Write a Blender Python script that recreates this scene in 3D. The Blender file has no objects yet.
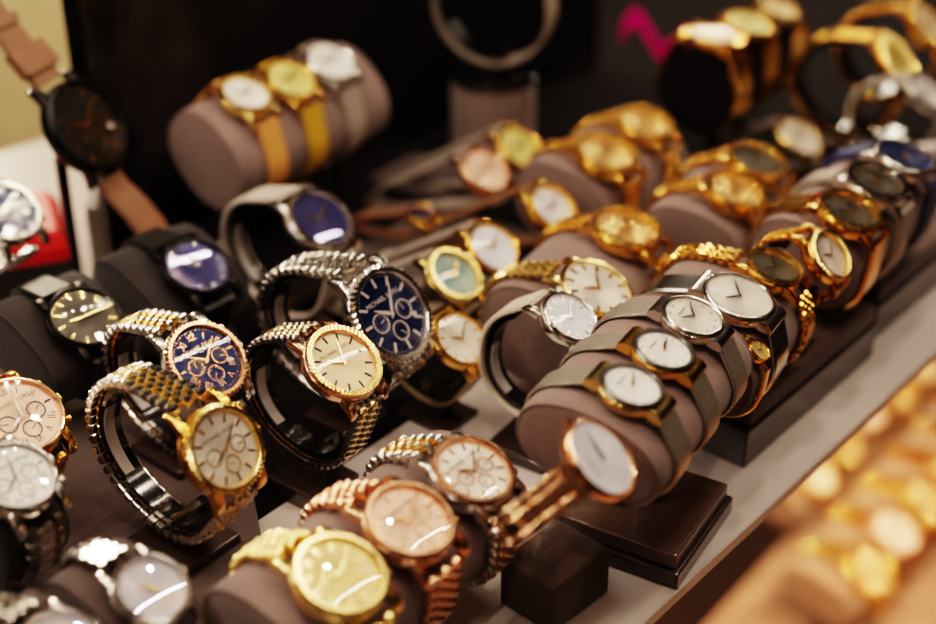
import bpy, math, random
from mathutils import Vector, Matrix
random.seed(7)
PI = math.pi
S = 0.001                                   # all figures below are millimetres
SC = bpy.context.scene
COL = SC.collection

# ------------------------------------------------------------------ camera frame
PITCH = math.radians(31.0); FPX = 1560.0; CAMH = 410.0
SP, CP = math.sin(PITCH), math.cos(PITCH)
def pix(P):
    """photo pixel of a world point"""
    y, z = P.y, P.z - CAMH; d = y * CP - z * SP
    return 468 + FPX * P.x / d, 312 - FPX * (y * SP + z * CP) / d
def at(px, py, z):
    """world point (mm) on the horizontal plane z seen at a photo pixel"""
    u = (px - 468) / FPX; v = (py - 312) / FPX
    d = (CAMH - z) / (SP + v * CP)
    return Vector((u * d, d * (CP - v * SP), z))
def axes(th):
    th = math.radians(th)
    return Vector((math.cos(th), math.sin(th), 0)), Vector((math.sin(th), -math.cos(th), 0))
ZV = Vector((0, 0, 1))

# ------------------------------------------------------------------ materials
def newmat(name):
    m = bpy.data.materials.new(name); m.use_nodes = True
    nt = m.node_tree; b = nt.nodes['Principled BSDF']
    return m, nt, b
def simple(name, col, rough=.5, metal=0., **kw):
    m, nt, b = newmat(name)
    b.inputs['Base Color'].default_value = (*col, 1); b.inputs['Roughness'].default_value = rough
    b.inputs['Metallic'].default_value = metal
    for k, v in kw.items(): b.inputs[k.replace('_', ' ')].default_value = v
    return m
def texcoord(nt): return nt.nodes.new('ShaderNodeTexCoord').outputs['Object']
def noise(nt, scale, detail=3., src=None):
    n = nt.nodes.new('ShaderNodeTexNoise'); n.inputs['Scale'].default_value = scale; n.inputs['Detail'].default_value = detail
    nt.links.new(src or texcoord(nt), n.inputs['Vector']); return n
def bump(nt, b, h, strength, dist=.0004):
    bp = nt.nodes.new('ShaderNodeBump'); bp.inputs['Strength'].default_value = strength; bp.inputs['Distance'].default_value = dist
    nt.links.new(h, bp.inputs['Height']); nt.links.new(bp.outputs['Normal'], b.inputs['Normal'])
def ramp(nt, fac, c0, c1, p0=.3, p1=.7):
    r = nt.nodes.new('ShaderNodeValToRGB'); e = r.color_ramp.elements
    e[0].position = p0; e[0].color = (*c0, 1); e[1].position = p1; e[1].color = (*c1, 1)
    nt.links.new(fac, r.inputs['Fac']); return r.outputs['Color']
def metal(name, col, rough=.2, vary=.08):
    m, nt, b = newmat(name)
    b.inputs['Base Color'].default_value = (*col, 1); b.inputs['Metallic'].default_value = 1
    n = noise(nt, 260.)
    mr = nt.nodes.new('ShaderNodeMapRange'); mr.inputs['To Min'].default_value = max(.03, rough - vary); mr.inputs['To Max'].default_value = rough + vary
    nt.links.new(n.outputs['Fac'], mr.inputs['Value']); nt.links.new(mr.outputs['Result'], b.inputs['Roughness'])
    return m
def suede(name, col, k=.82):
    m, nt, b = newmat(name)
    n = noise(nt, 900., 4.); n2 = noise(nt, 45., 3.)
    mx = nt.nodes.new('ShaderNodeMath'); mx.operation = 'MULTIPLY'
    nt.links.new(n.outputs['Fac'], mx.inputs[0]); nt.links.new(n2.outputs['Fac'], mx.inputs[1])
    c = ramp(nt, mx.outputs[0], tuple(x * k for x in col), tuple(min(1, x * 1.15) for x in col), .12, .4)
    nt.links.new(c, b.inputs['Base Color']); b.inputs['Roughness'].default_value = .92
    b.inputs['Sheen Weight'].default_value = .25; b.inputs['Sheen Roughness'].default_value = .5
    b.inputs['Specular IOR Level'].default_value = .15
    bump(nt, b, n.outputs['Fac'], .35, .0005)
    return m
def leather(name, col, rough=.45):
    m, nt, b = newmat(name)
    v = nt.nodes.new('ShaderNodeTexVoronoi'); v.inputs['Scale'].default_value = 700.
    nt.links.new(texcoord(nt), v.inputs['Vector'])
    n = noise(nt, 60.)
    nt.links.new(ramp(nt, n.outputs['Fac'], tuple(x * .8 for x in col), tuple(min(1, x * 1.15) for x in col)), b.inputs['Base Color'])
    b.inputs['Roughness'].default_value = rough
    bump(nt, b, v.outputs['Distance'], .3, .0003)
    return m
def meshmetal(name, col):
    """woven wire band: two crossed wave textures drive colour and bump"""
    m, nt, b = newmat(name)
    tc = texcoord(nt); hs = []
    for d in ('DIAGONAL', 'X'):
        w = nt.nodes.new('ShaderNodeTexWave'); w.bands_direction = d; w.inputs['Scale'].default_value = 320.
        nt.links.new(tc, w.inputs['Vector']); hs.append(w.outputs['Fac'])
    mx = nt.nodes.new('ShaderNodeMath'); mx.operation = 'MULTIPLY'
    nt.links.new(hs[0], mx.inputs[0]); nt.links.new(hs[1], mx.inputs[1])
    nt.links.new(ramp(nt, mx.outputs[0], tuple(x * .5 for x in col), col, .1, .6), b.inputs['Base Color'])
    b.inputs['Metallic'].default_value = .7; b.inputs['Roughness'].default_value = .42
    bump(nt, b, mx.outputs[0], .4, .0004)
    return m
def dialmat(name, col, rough=.35, met=.0, sun=0., tint=None):
    """dial face: optional sun-ray brushing and pearl tint"""
    m, nt, b = newmat(name)
    b.inputs['Roughness'].default_value = rough; b.inputs['Metallic'].default_value = met
    n = noise(nt, 70., 2.)
    c = ramp(nt, n.outputs['Fac'], tuple(x * .82 for x in col), tint or tuple(min(1, x * 1.12) for x in col), .3, .7)
    nt.links.new(c, b.inputs['Base Color'])
    if sun:
        g = nt.nodes.new('ShaderNodeTexGradient'); g.gradient_type = 'RADIAL'
        nt.links.new(texcoord(nt), g.inputs['Vector'])
        n3 = nt.nodes.new('ShaderNodeTexNoise'); n3.noise_dimensions = '1D'; n3.inputs['Scale'].default_value = 120.
        nt.links.new(g.outputs['Fac'], n3.inputs['W']); bump(nt, b, n3.outputs['Fac'], sun, .0006)
    return m
def crystalmat(name, tint=(1, 1, 1), coat=0., ior=1.52):
    m = bpy.data.materials.new(name); m.use_nodes = True; nt = m.node_tree
    for n in list(nt.nodes): nt.nodes.remove(n)
    out = nt.nodes.new('ShaderNodeOutputMaterial'); mix = nt.nodes.new('ShaderNodeMixShader')
    tr = nt.nodes.new('ShaderNodeBsdfTransparent'); gl = nt.nodes.new('ShaderNodeBsdfGlossy')
    gl.inputs['Roughness'].default_value = .02; gl.inputs['Color'].default_value = (*tint, 1)
    lw = nt.nodes.new('ShaderNodeLayerWeight'); lw.inputs['Blend'].default_value = .5
    pw = nt.nodes.new('ShaderNodeMath'); pw.operation = 'POWER'; pw.inputs[1].default_value = 5.
    ma = nt.nodes.new('ShaderNodeMath'); ma.operation = 'MULTIPLY_ADD'; ma.inputs[1].default_value = .95; ma.inputs[2].default_value = .045 + coat
    nt.links.new(lw.outputs['Facing'], pw.inputs[0]); nt.links.new(pw.outputs[0], ma.inputs[0]); fac = ma.outputs[0]
    nt.links.new(fac, mix.inputs[0]); nt.links.new(tr.outputs[0], mix.inputs[1]); nt.links.new(gl.outputs[0], mix.inputs[2])
    nt.links.new(mix.outputs[0], out.inputs[0]); return m

M = dict(
    gold=metal('gold_plate', (.93, .52, .13), .19), pgold=metal('pale_gold_plate', (.93, .68, .28), .19),
    rose=metal('rose_gold_plate', (.90, .52, .32), .19), steel=metal('polished_steel', (.72, .68, .63), .18),
    dsteel=metal('dark_steel', (.30, .27, .25), .22), black=simple('black_metal', (.012, .011, .011), .3, .6),
    gloss=simple('black_gloss_plastic', (.006, .005, .005), .12),
    suede=suede('mauve_brown_suede', (.215, .148, .137)), dsuede=suede('charcoal_suede', (.030, .024, .025)),
    msuede=suede('dark_brown_suede', (.085, .060, .057)),
    bleather=leather('black_leather', (.014, .013, .013), .5), brleather=leather('tan_brown_leather', (.21, .095, .05), .55),
    wleather=leather('cream_leather', (.72, .62, .52), .4), pleather=leather('pale_grey_leather', (.58, .50, .44), .45), gleather=leather('grey_beige_leather', (.36, .30, .26), .45),
    oleather=leather('orange_leather', (.72, .34, .10), .5), yleather=leather('mustard_leather', (.62, .36, .03), .5),
    nleather=leather('navy_leather', (.02, .025, .09), .45),
    mesh=meshmetal('woven_steel_mesh', (.66, .58, .50)), gmesh=meshmetal('woven_champagne_mesh', (.58, .44, .29)),
    crystal=crystalmat('watch_crystal'), bluecrystal=crystalmat('blue_coated_crystal', (.6, .6, 1.), .25),
    acrylic=crystalmat('clear_acrylic', (1, .97, .92), .10),
    cloth=simple('black_cloth', (.010, .008, .009), .9, 0., Specular_IOR_Level=.08), tag=simple('pale_plastic_sleeve', (.36, .32, .31), .35), white=simple('white_gloss', (.60, .53, .51), .25),
    dark=simple('dark_marking', (.012, .012, .014), .4), stone=simple('clear_stone', (.95, .93, .9), .05, 1.),
)
D = dict(
    blue=dialmat('navy_dial', (.012, .022, .085), .25, .5, .5), white=dialmat('white_dial', (.80, .77, .74), .4),
    silver=dialmat('silver_sunray_dial', (.72, .66, .60), .32, .35, .6), cream=dialmat('cream_dial', (.85, .66, .42), .35, .3, .4),
    champ=dialmat('champagne_dial', (.62, .47, .20), .3, .45, .4), rose=dialmat('rose_dial', (.78, .50, .38), .35, .3, .4),
    pearl=dialmat('pearl_dial', (.66, .66, .78), .25, .1, 0, (.92, .82, .78)), teal=dialmat('teal_dial', (.06, .20, .22), .3, .3, 0, (.35, .42, .36)),
    grey=dialmat('grey_dial', (.06, .055, .045), .35, .5, .5), black=dialmat('black_dial', (.015, .012, .010), .3),
    violet=dialmat('violet_dial', (.045, .045, .15), .25, .4, .3), lime=dialmat('yellow_green_dial', (.62, .56, .20), .3, .3, .3),
    amber=dialmat('amber_gold_dial', (.88, .56, .26), .22, .8, .8),
    ice=dialmat('ice_dial', (.70, .71, .80), .3, .05, 0),
)
def wood(name, col, rough):
    m, nt, b = newmat(name)
    mp = nt.nodes.new('ShaderNodeMapping'); mp.inputs['Scale'].default_value = (14, 160, 160)
    nt.links.new(texcoord(nt), mp.inputs['Vector'])
    n = noise(nt, 1.5, 5., mp.outputs['Vector'])
    nt.links.new(ramp(nt, n.outputs['Fac'], tuple(x * .7 for x in col), tuple(x * 1.25 for x in col)), b.inputs['Base Color'])
    b.inputs['Roughness'].default_value = rough; b.inputs['Coat Weight'].default_value = .6; b.inputs['Coat Roughness'].default_value = .1
    return m
M['wood'] = wood('lacquered_brown_wood', (.105, .058, .047), .34)
M['dwood'] = wood('dark_brown_wood', (.034, .018, .016), .3)
M['taupe'] = suede('taupe_panel', (.135, .088, .078))
M['block'] = suede('brown_block', (.125, .082, .073))

# ------------------------------------------------------------------ mesh helpers
class MB:
    def __init__(s): s.v = []; s.f = []
    def add(s, vs, fs):
        o = len(s.v); s.v += [tuple(x) for x in vs]; s.f += [tuple(i + o for i in f) for f in fs]; return s
    def box(s, c, h, rot=None):
        c = Vector(c); vs = []
        for sx in (-1, 1):
            for sy in (-1, 1):
                for sz in (-1, 1):
                    p = Vector((sx * h[0], sy * h[1], sz * h[2]))
                    vs.append(c + (rot @ p if rot else p))
        return s.add(vs, [(0, 1, 3, 2), (4, 6, 7, 5), (0, 4, 5, 1), (2, 3, 7, 6), (0, 2, 6, 4), (1, 5, 7, 3)])
    def loops(s, rings, close=False, cap=True):
        """skin a list of equal vertex rings"""
        n = len(rings[0]); vs = [p for r in rings for p in r]; fs = []
        m = len(rings)
        for i in range(m if close else m - 1):
            a = i * n; b = ((i + 1) % m) * n
            for j in range(n):
                k = (j + 1) % n; fs.append((a + j, a + k, b + k, b + j))
        if cap and not close:
            fs.append(tuple(range(n - 1, -1, -1))); fs.append(tuple((m - 1) * n + j for j in range(n)))
        return s.add(vs, fs)
    def lathe(s, prof, seg=48, c=(0, 0, 0), flute=None, cap=True):
        """revolve (r, z) profile about +z; flute=(index set, amount, count) ribs those profile points"""
        rings = []
        for i, (r, z) in enumerate(prof):
            ring = []
            for j in range(seg):
                a = 2 * PI * j / seg; rr = r
                if flute and i in flute[0] and j % 2: rr = r * (1 - flute[1])
                ring.append((c[0] + rr * math.cos(a), c[1] + rr * math.sin(a), c[2] + z))
            rings.append(ring)
        return s.loops(rings, cap=cap)
    def rod(s, p, q, r, seg=10, r2=None):
        p, q = Vector(p), Vector(q); d = (q - p).normalized()
        x = d.orthogonal().normalized(); y = d.cross(x); rings = []
        for pt, rr in ((p, r), (q, r if r2 is None else r2)):
            rings.append([pt + x * rr * math.cos(2 * PI * j / seg) + y * rr * math.sin(2 * PI * j / seg) for j in range(seg)])
        return s.loops(rings)
    def ball(s, c, r, nu=8, nv=5, sc=None):
        c = Vector(c); rings = []
        for i in range(1, nv):
            t = PI * i / nv
            ring = []
            for j in range(nu):
                a = 2 * PI * j / nu
                p = Vector((r * math.sin(t) * math.cos(a), r * math.sin(t) * math.sin(a), -r * math.cos(t)))
                ring.append(c + (sc @ p if sc else p))
            rings.append(ring)
        return s.loops(rings)
    def mesh(s, name, mat, smooth=40):
        me = bpy.data.meshes.new(name)
        me.from_pydata([(x * S, y * S, z * S) for x, y, z in s.v], [], s.f); me.validate()
        me.materials.append(mat)
        if smooth:
            me.polygons.foreach_set('use_smooth', [True] * len(me.polygons)); me.set_sharp_from_angle(angle=math.radians(smooth))
        me.update(); return me
    def build(s, name, mat, parent=None, smooth=40):
        o = bpy.data.objects.new(name, s.mesh(name, mat, smooth)); COL.objects.link(o)
        if parent: o.parent = parent
        return o
def tag(o, label=None, cat=None, group=None, kind=None):
    for k, v in (('label', label), ('category', cat), ('group', group), ('kind', kind)):
        if v: o[k] = v
    return o
def empty(name, loc=(0, 0, 0), mat=None):
    o = bpy.data.objects.new(name, None); COL.objects.link(o); o.empty_display_size = .01
    if mat is not None: o.matrix_world = mat
    else: o.location = Vector(loc) * S
    return o
def frame(x, y, z, loc):
    m = Matrix((x, y, z)).transposed().to_4x4(); m.translation = Vector(loc) * S; return m
def bevel(o, w=.8, seg=3):
    b = o.modifiers.new('bevel', 'BEVEL'); b.width = w * S; b.segments = seg; b.limit_method = 'ANGLE'; return o

_txt = {}
def text_tris(s):
    """outline of a short string, as vertices and faces, unit height, centred"""
    if s not in _txt:
        cu = bpy.data.curves.new('t', 'FONT'); cu.body = s; cu.align_x = 'CENTER'; cu.align_y = 'CENTER'; cu.resolution_u = 2
        ob = bpy.data.objects.new('t', cu); COL.objects.link(ob)
        me = bpy.data.meshes.new_from_object(ob.evaluated_get(bpy.context.evaluated_depsgraph_get()))
        _txt[s] = ([v.co.copy() for v in me.vertices], [tuple(p.vertices) for p in me.polygons])
        bpy.data.objects.remove(ob); bpy.data.curves.remove(cu); bpy.data.meshes.remove(me)
    return _txt[s]
def add_text(mb, s, c, h, ang=0., z=0., sx=1.):
    vs, fs = text_tris(s); ca, sa = math.cos(ang), math.sin(ang)
    mb.add([(c[0] + ca * v.x * h * sx - sa * v.y * h, c[1] + sa * v.x * h * sx + ca * v.y * h, z) for v in vs], fs)

# ------------------------------------------------------------------ 2-D band paths (watch-local y, z)
def superell(a, b, n=64, e=2.6):
    pts = []
    for i in range(n):
        t = 2 * PI * i / n; c, s = math.cos(t), math.sin(t)
        pts.append((a * math.copysign(abs(c) ** (2 / e), c), b * math.copysign(abs(s) ** (2 / e), s)))
    return pts
def hull(pts):
    pts = sorted(set((round(x, 4), round(y, 4)) for x, y in pts))
    def half(ps):
        h = []
        for p in ps:
            while len(h) > 1 and (h[-1][0] - h[-2][0]) * (p[1] - h[-2][1]) - (h[-1][1] - h[-2][1]) * (p[0] - h[-2][0]) <= 0: h.pop()
            h.append(p)
        return h
    a, b = half(pts), half(pts[::-1]); return a[:-1] + b[:-1]          # counter-clockwise
def resample(p, step):
    L = [0.]
    for a, b in zip(p, p[1:]): L.append(L[-1] + math.dist(a, b))
    n = max(4, round(L[-1] / step)); out = []; k = 0
    for i in range(n + 1):
        s = L[-1] * i / n
        while k < len(p) - 2 and L[k + 1] < s: k += 1
        f = 0 if L[k + 1] == L[k] else (s - L[k]) / (L[k + 1] - L[k])
        out.append((p[k][0] + (p[k + 1][0] - p[k][0]) * f, p[k][1] + (p[k + 1][1] - p[k][1]) * f))
    return out
def smooth(p, it=2):
    for _ in range(it):
        p = [p[0]] + [((a[0] + 2 * b[0] + c[0]) / 4, (a[1] + 2 * b[1] + c[1]) / 4) for a, b, c in zip(p, p[1:], p[2:])] + [p[-1]]
    return p
def wrap_path(outline, ylug, zlug):
    """band centre line from the 12 o'clock lug round the outline to the 6 o'clock lug"""
    h = hull(outline + [(ylug, zlug), (-ylug, zlug)])
    near = lambda q: min(range(len(h)), key=lambda i: math.dist(h[i], q))
    i, j = near((ylug, zlug)), near((-ylug, zlug))
    path = []; k = i                                                   # counter-clockwise from +y lug goes over the top: walk clockwise
    while True:
        path.append(h[k])
        if k == j: break
        k = (k - 1) % len(h)
    path[0] = (ylug, zlug); path[-1] = (-ylug, zlug)
    return path
def frames(p):
    out = []
    for i in range(len(p)):
        a = p[max(0, i - 1)]; b = p[min(len(p) - 1, i + 1)]
        d = math.hypot(b[0] - a[0], b[1] - a[1]) or 1.
        t = ((b[0] - a[0]) / d, (b[1] - a[1]) / d); out.append((p[i], t, (-t[1], t[0])))
    return out
def widths(n, w0, w1): return [w0 + (w1 - w0) * min(1, 2.2 * min(i, n - 1 - i) / max(1, n - 1)) for i in range(n)]

def strap(path, w0, w1, th):
    p = smooth(resample(path, 2.2), 2); fr = frames(p); W = widths(len(p), w0, w1); rings = []
    for (q, t, m), w in zip(fr, W):
        h = w / 2; r = th * .45
        prof = [(-h, -th / 2), (h, -th / 2), (h, 0), (h - r, th / 2), (-h + r, th / 2), (-h, 0)]
        rings.append([(x, q[0] + m[0] * z, q[1] + m[1] * z) for x, z in prof])
    mb = MB().loops(rings); return mb
def link(mb, q, t, m, x0, x1, L, h, kind):
    """one bracelet link, extruded across x with a crowned profile along the band"""
    hl = L / 2
    if kind == 'flat': prof = [(-hl, -h), (-hl, h * .55), (-hl * .72, h), (hl * .72, h), (hl, h * .55), (hl, -h)]
    else: prof = [(-hl, -h), (-hl, -h * .1), (-hl * .78, h * .62), (-hl * .32, h * 1.2), (hl * .32, h * 1.2), (hl * .78, h * .62), (hl, -h * .1), (hl, -h)]
    e = min(.5, (x1 - x0) * .2)
    rings = []
    for x, k in ((x0, .72), (x0 + e, 1.), (x1 - e, 1.), (x1, .72)):
        rings.append([(x, q[0] + t[0] * a * (.9 if k < 1 else 1) + m[0] * b * k, q[1] + t[1] * a * (.9 if k < 1 else 1) + m[1] * b * k) for a, b in prof])
    mb.loops(rings)
def bracelet(path, w0, w1, th, style):
    """returns (outer links, centre links)"""
    A, B = MB(), MB()
    pitch = {'jubilee': 4.7, 'three': 6.4, 'fine': 3.8, 'beads': 4.6, 'block': 8.0}[style]
    p = smooth(resample(path, pitch / 2), 1); fr = frames(p); W = widths(len(p), w0, w1); h = th / 2
    for i in range(1, len(p) - 1):
        q, t, m = fr[i]; w = W[i]; even = i % 2
        if style == 'jubilee':
            if even:
                for s in (-1, 1):
                    a, b = sorted((s * w * .5, s * w * .27)); link(A, q, t, m, a, b, pitch * .80, h, 'round')
                link(A, q, t, m, -w * .085, w * .085, pitch * .78, h * 1.12, 'round')
            else:
                for s in (-1, 1):
                    a, b = sorted((s * w * .265, s * w * .09)); link(B, q, t, m, a, b, pitch * .78, h * 1.12, 'round')
        elif style == 'fine':
            if even:
                for k in (-2, 0, 2): link(A, q, t, m, (k - .46) * w / 5, (k + .46) * w / 5, pitch * .93, h, 'round')
            else:
                for k in (-1, 1): link(B, q, t, m, (k - .46) * w / 5, (k + .46) * w / 5, pitch * .93, h, 'round')
        elif style in ('three', 'block'):
            if even:
                for s in (-1, 1):
                    a, b = sorted((s * w * .5, s * w * .24)); link(A, q, t, m, a, b, pitch * .9, h, 'flat')
                if style == 'block': link(B, q, t, m, -w * .22, w * .22, pitch * .9, h, 'flat')
            elif style == 'three': link(B, q, t, m, -w * .23, w * .23, pitch * .9, h * 1.05, 'flat')
        else:
            rot = Matrix(((1, 0, 0), (0, t[0], m[0]), (0, t[1], m[1])))
            cols = (-1, 0, 1) if even else (-.5, .5)
            for k in cols:
                (A if even else B).ball((k * w / 3.1, q[0], q[1]), min(w / 6.4, 2.3), 8, 5, rot)
    return A, B

# ------------------------------------------------------------------ the watch
ROMAN = ['XII', 'I', 'II', 'III', 'IIII', 'V', 'VI', 'VII', 'VIII', 'IX', 'X', 'XI']
def make_watch(label, F, outline, r=19, T=9, case='gold', case2=None, dial='silver', bezel='plain', band='jubilee', c1=None, c2=None,
               bw=None, th=2.6, marks='bar', markmat='gold', handmat='gold', subs=0, text=None, texty=.42, hands=(10, 9), crystal='crystal',
               lug='four', lod=0, group=None, path=None, name='wristwatch', secs=None, taper=.82, cat='watch', buckle=True):
    root = empty(name, mat=F); tag(root, label, cat, group)
    seg = 72 if lod == 0 else 40
    mc, mbz = M[case], M[case2 or case]; bw = bw or r * 1.02
    # case with lugs
    mb = MB().lathe([(r * .80, -T * .52), (r * .90, -T * .47), (r * .985, -T * .25), (r, -T * .05), (r * .985, T * .16), (r * .93, T * .22), (r * .6, T * .22)], seg)
    yl, zl = r + 2.6, -T * .30
    if lug == 'four':
        for sx in (-1, 1):
            for sy in (-1, 1):
                prof = [(r * .70, -T * .30), (r * .70, T * .17), (r * .98, T * .08), (r + 3.0, -T * .16), (r + 4.0, -T * .42), (r + 3.2, -T * .52), (r * .9, -T * .38)]
                x0, x1 = sx * (bw / 2 + .2), sx * (bw / 2 + r * .16 + .8)
                xm = (x0 + x1) / 2
                rings = [[(x, sy * (a if f == 1 else r * .85 + (a - r * .85) * .93), b * f) for a, b in prof] for x, f in ((x0, .85), (x0 * .75 + xm * .25, 1), (x1 * .75 + xm * .25, 1), (x1, .85))]
                mb.loops(rings)
    elif lug == 'bar':
        for sy in (-1, 1):
            prof = [(r * .72, -T * .30), (r * .72, T * .15), (r + 1.2, T * .17), (r + 3.4, -T * .08), (r + 3.6, -T * .42), (r * .9, -T * .45)]
            mb.loops([[(x, sy * a, b) for a, b in prof] for x in (-bw * .54, bw * .54)])
    else:
        prof = [(r * .6, -T * .3), (r * .6, T * .1), (r * .95, T * .06), (r + 3.2, -T * .22), (r + 3.0, -T * .48), (r * .8, -T * .42)]
        for sy in (-1, 1): mb.loops([[(x * (1 if a > r * .7 else 1.15), sy * a, b) for a, b in prof] for x in (-bw * .5, bw * .5)])
    ca = mb.build('case', mc, root)
    # bezel
    zt = T * .42; rd = r * (.80 if bezel in ('coin', 'stones') else .90 if bezel == 'thin' else .80 if bezel == 'wide' else .86)
    prof = [(r * .955, T * .18), (r * .985, T * .26), (r * .955, zt * .92), (r * .93, zt), (rd + .4, zt * .96), (rd, zt * .80), (rd - .1, T * .18)]
    if bezel == 'coin':
        n = 2 * (50 if lod == 0 else 40)
        bz = MB().lathe([(r * .95, T * .16), (r * 1.0, T * .22), (r * 1.0, T * .34), (r * .95, zt), (rd + .9, zt), (rd + .4, zt * .85), (rd, T * .18)], n, flute=((1, 2, 3), .055, n), cap=False).build('bezel', mbz, root, 25)
    else:
        bz = MB().lathe(prof, seg, cap=False).build('bezel', mbz, root)
        if bezel == 'stones':
            st = MB()
            for k, (rr, n) in enumerate(((r * .865, 52), (r * .93, 56)) if lod == 0 else ((r * .90, 36),)):
                for i in range(n):
                    a = 2 * PI * (i + .5 * k) / n; st.ball((rr * math.cos(a), rr * math.sin(a), zt - .05), 1.02 * r / 19 if lod == 0 else 1.4, 6, 4)
            st.build('stone_setting', M['stone'] if case == 'steel' else M['pgold'], bz, 0)
    # dial
    zd = T * .22 + .15
    di = MB().lathe([(rd + .1, zd - .3), (rd + .1, zd), (rd * .5, zd), (.2, zd)], seg).build('dial', D[dial], root)
    mm = M[markmat]
    if lod < 2:
        mk = MB()
        for i in range(12):
            a = PI / 2 - i * PI / 6; rot = Matrix.Rotation(a - PI / 2, 3, 'Z'); rm = rd * .84
            if marks == 'roman' and lod == 0 and i in (0, 1, 2, 4, 5, 6, 7, 8, 10, 11):
                add_text(mk, ROMAN[i], (rd * .76 * math.cos(a), rd * .76 * math.sin(a)), rd * .30, a - PI / 2, zd + .12, .8); continue
            if marks == 'dots': mk.ball((rm * math.cos(a), rm * math.sin(a), zd + .1), rd * .035, 6, 4)
            elif marks != 'none': mk.box((rm * math.cos(a), rm * math.sin(a), zd + .15), (rd * (.032 if lod == 0 else .045), rd * (.12 if marks == 'bar' else .09), .15), rot)
        if lod == 0 and marks != 'none' and marks != 'dots':
            for i in range(60):
                a = 2 * PI * i / 60; rot = Matrix.Rotation(a - PI / 2, 3, 'Z'); mk.box((rd * .96 * math.cos(a), rd * .96 * math.sin(a), zd + .08), (.09, rd * .02, .06), rot)
        if mk.v: mk.build('hour_markers', mm, di, 0)
        # sub-dials
        pos = {0: [], 2: [(-.42, 0), (.42, 0)], 3: [(-.42, -.06), (.02, -.46), (.44, -.06)], 1: [(0, -.42)]}[subs]
        for sx, sy in pos:
            rs = rd * (.25 if subs == 3 else .27)
            sd = MB(); c = (sx * rd, sy * rd, zd)
            sd.lathe([(rs, .02), (rs, .28), (rs * .9, .28), (rs * .88, .05)], 32, c, cap=False)
            for i in range(12):
                a = 2 * PI * i / 12; sd.box((c[0] + rs * .76 * math.cos(a), c[1] + rs * .76 * math.sin(a), zd + .1), (.08, rs * .1, .05), Matrix.Rotation(a - PI / 2, 3, 'Z'))
            a = random.uniform(0, 6.28); sd.box((c[0] + rs * .33 * math.cos(a), c[1] + rs * .33 * math.sin(a), zd + .25), (.16, rs * .36, .08), Matrix.Rotation(a - PI / 2, 3, 'Z'))
            sd.build('subdial', mm, di, 0)
        if subs == 3:
            MB().box((rd * .66, -rd * .30, zd + .1), (rd * .075, rd * .055, .1), Matrix.Rotation(-.4, 3, 'Z')).build('date_window', M['white'], di, 0)
        if text and lod == 0:
            tm = MB()
            for k, s_ in enumerate(text.split('\n')): add_text(tm, s_, (0, rd * (texty - .13 * k)), rd * (.17 if k == 0 else .10), 0, zd + .12)
            tm.build('dial_lettering', M['dark'] if markmat in ('dark',) or dial in ('white', 'silver', 'cream', 'ice', 'pearl', 'rose') else mm, di, 0)
    # hands
    hm = M[handmat]
    hr, mi = hands
    def hand(nm, deg, L, w, z, tail=.15):
        a = PI / 2 - math.radians(deg); rot = Matrix.Rotation(a - PI / 2, 3, 'Z')
        vs = [(-w * .6, -L * tail), (w * .6, -L * tail), (w, L * .35), (w * .25, L), (-w * .25, L), (-w, L * .35)]
        hb = MB(); hb.loops([[rot @ Vector((x, y, zz)) for x, y in vs] for zz in (z, z + .25)]); hb.lathe([(rd * .05, z - .1), (rd * .05, z + .3)], 12)
        hb.build(nm, hm, di, 0)
    hand('hour_hand', (hr + mi / 60) * 30, rd * .52, rd * .045, zd + .45); hand('minute_hand', mi * 6, rd * .78, rd * .036, zd + .85)
    if secs is not None and lod == 0: hand('second_hand', secs * 6, rd * .82, rd * .012, zd + 1.2, .3)
    # crystal: shallow dome
    rc = rd - .05; zc = zt * .93; dome = r * .045
    MB().lathe([(rc, zc - .4), (rc, zc)] + [(rc * k, zc + dome * (1 - k * k)) for k in (.8, .6, .4, .2, .02)], seg, cap=False).build('crystal', M[crystal], root, 60)
    # crown (and pushers)
    cr = MB(); n = 28
    rings = []
    for x, f in ((r * .97, .8), (r + .4, 1), (r + 1.8, 1), (r + 2.1, .7)):
        rings.append([(x, r * .13 * f * (1 if j % 2 else .9) * math.cos(2 * PI * j / n), -T * .08 + r * .13 * f * (1 if j % 2 else .9) * math.sin(2 * PI * j / n)) for j in range(n)])
    cr.loops(rings).build('crown', mc, root)
    if subs >= 2 and lod == 0:
        for a in (.52, -.52):
            d = Vector((math.cos(a), math.sin(a), 0)); z0 = Vector((0, 0, -T * .08))
            MB().rod(d * r * .96 + z0, d * (r + 1.4) + z0, r * .07).rod(d * (r + 1.1) + z0, d * (r + 2.1) + z0, r * .10).build('pusher', mc, root)
    # band
    p = path or wrap_path(outline, yl, zl)
    if band in ('strap', 'meshband'):
        mat = M[c1]; sb = strap(p, bw * .97, bw * (taper if band == 'strap' else .95), th); o = sb.build('strap', mat, root)
        if band == 'strap' and lod < 2 and buckle:
            q = smooth(resample(p, 2.2), 2); fr = frames(q)
            k = int(len(fr) * .62); (c, t, m_) = fr[k]
            w = bw * taper; kb = MB(); g = th / 2 + .9
            rot = Matrix(((1, 0, 0), (0, t[0], m_[0]), (0, t[1], m_[1])))
            kb.box((0, c[0] + m_[0] * g, c[1] + m_[1] * g), (w / 2 + 1.6, 3.2, .5), rot); kb.build('buckle', mc, o)
            k = int(len(fr) * .36); (c, t, m_) = fr[k]; rot = Matrix(((1, 0, 0), (0, t[0], m_[0]), (0, t[1], m_[1])))
            kb = MB()
            kb.box((0, c[0] + m_[0] * (g - .2), c[1] + m_[1] * (g - .2)), (w / 2 + .9, 2.4, .6), rot); kb.build('keeper', mat, o)
    else:
        A, B = bracelet(p, bw * .97, bw * taper, th, band)
        o = A.build('bracelet', M[c1 or case], root, 30)
        if B.v: B.build('centre_links', M[c2 or c1 or case], o, 30)
    return root

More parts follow.
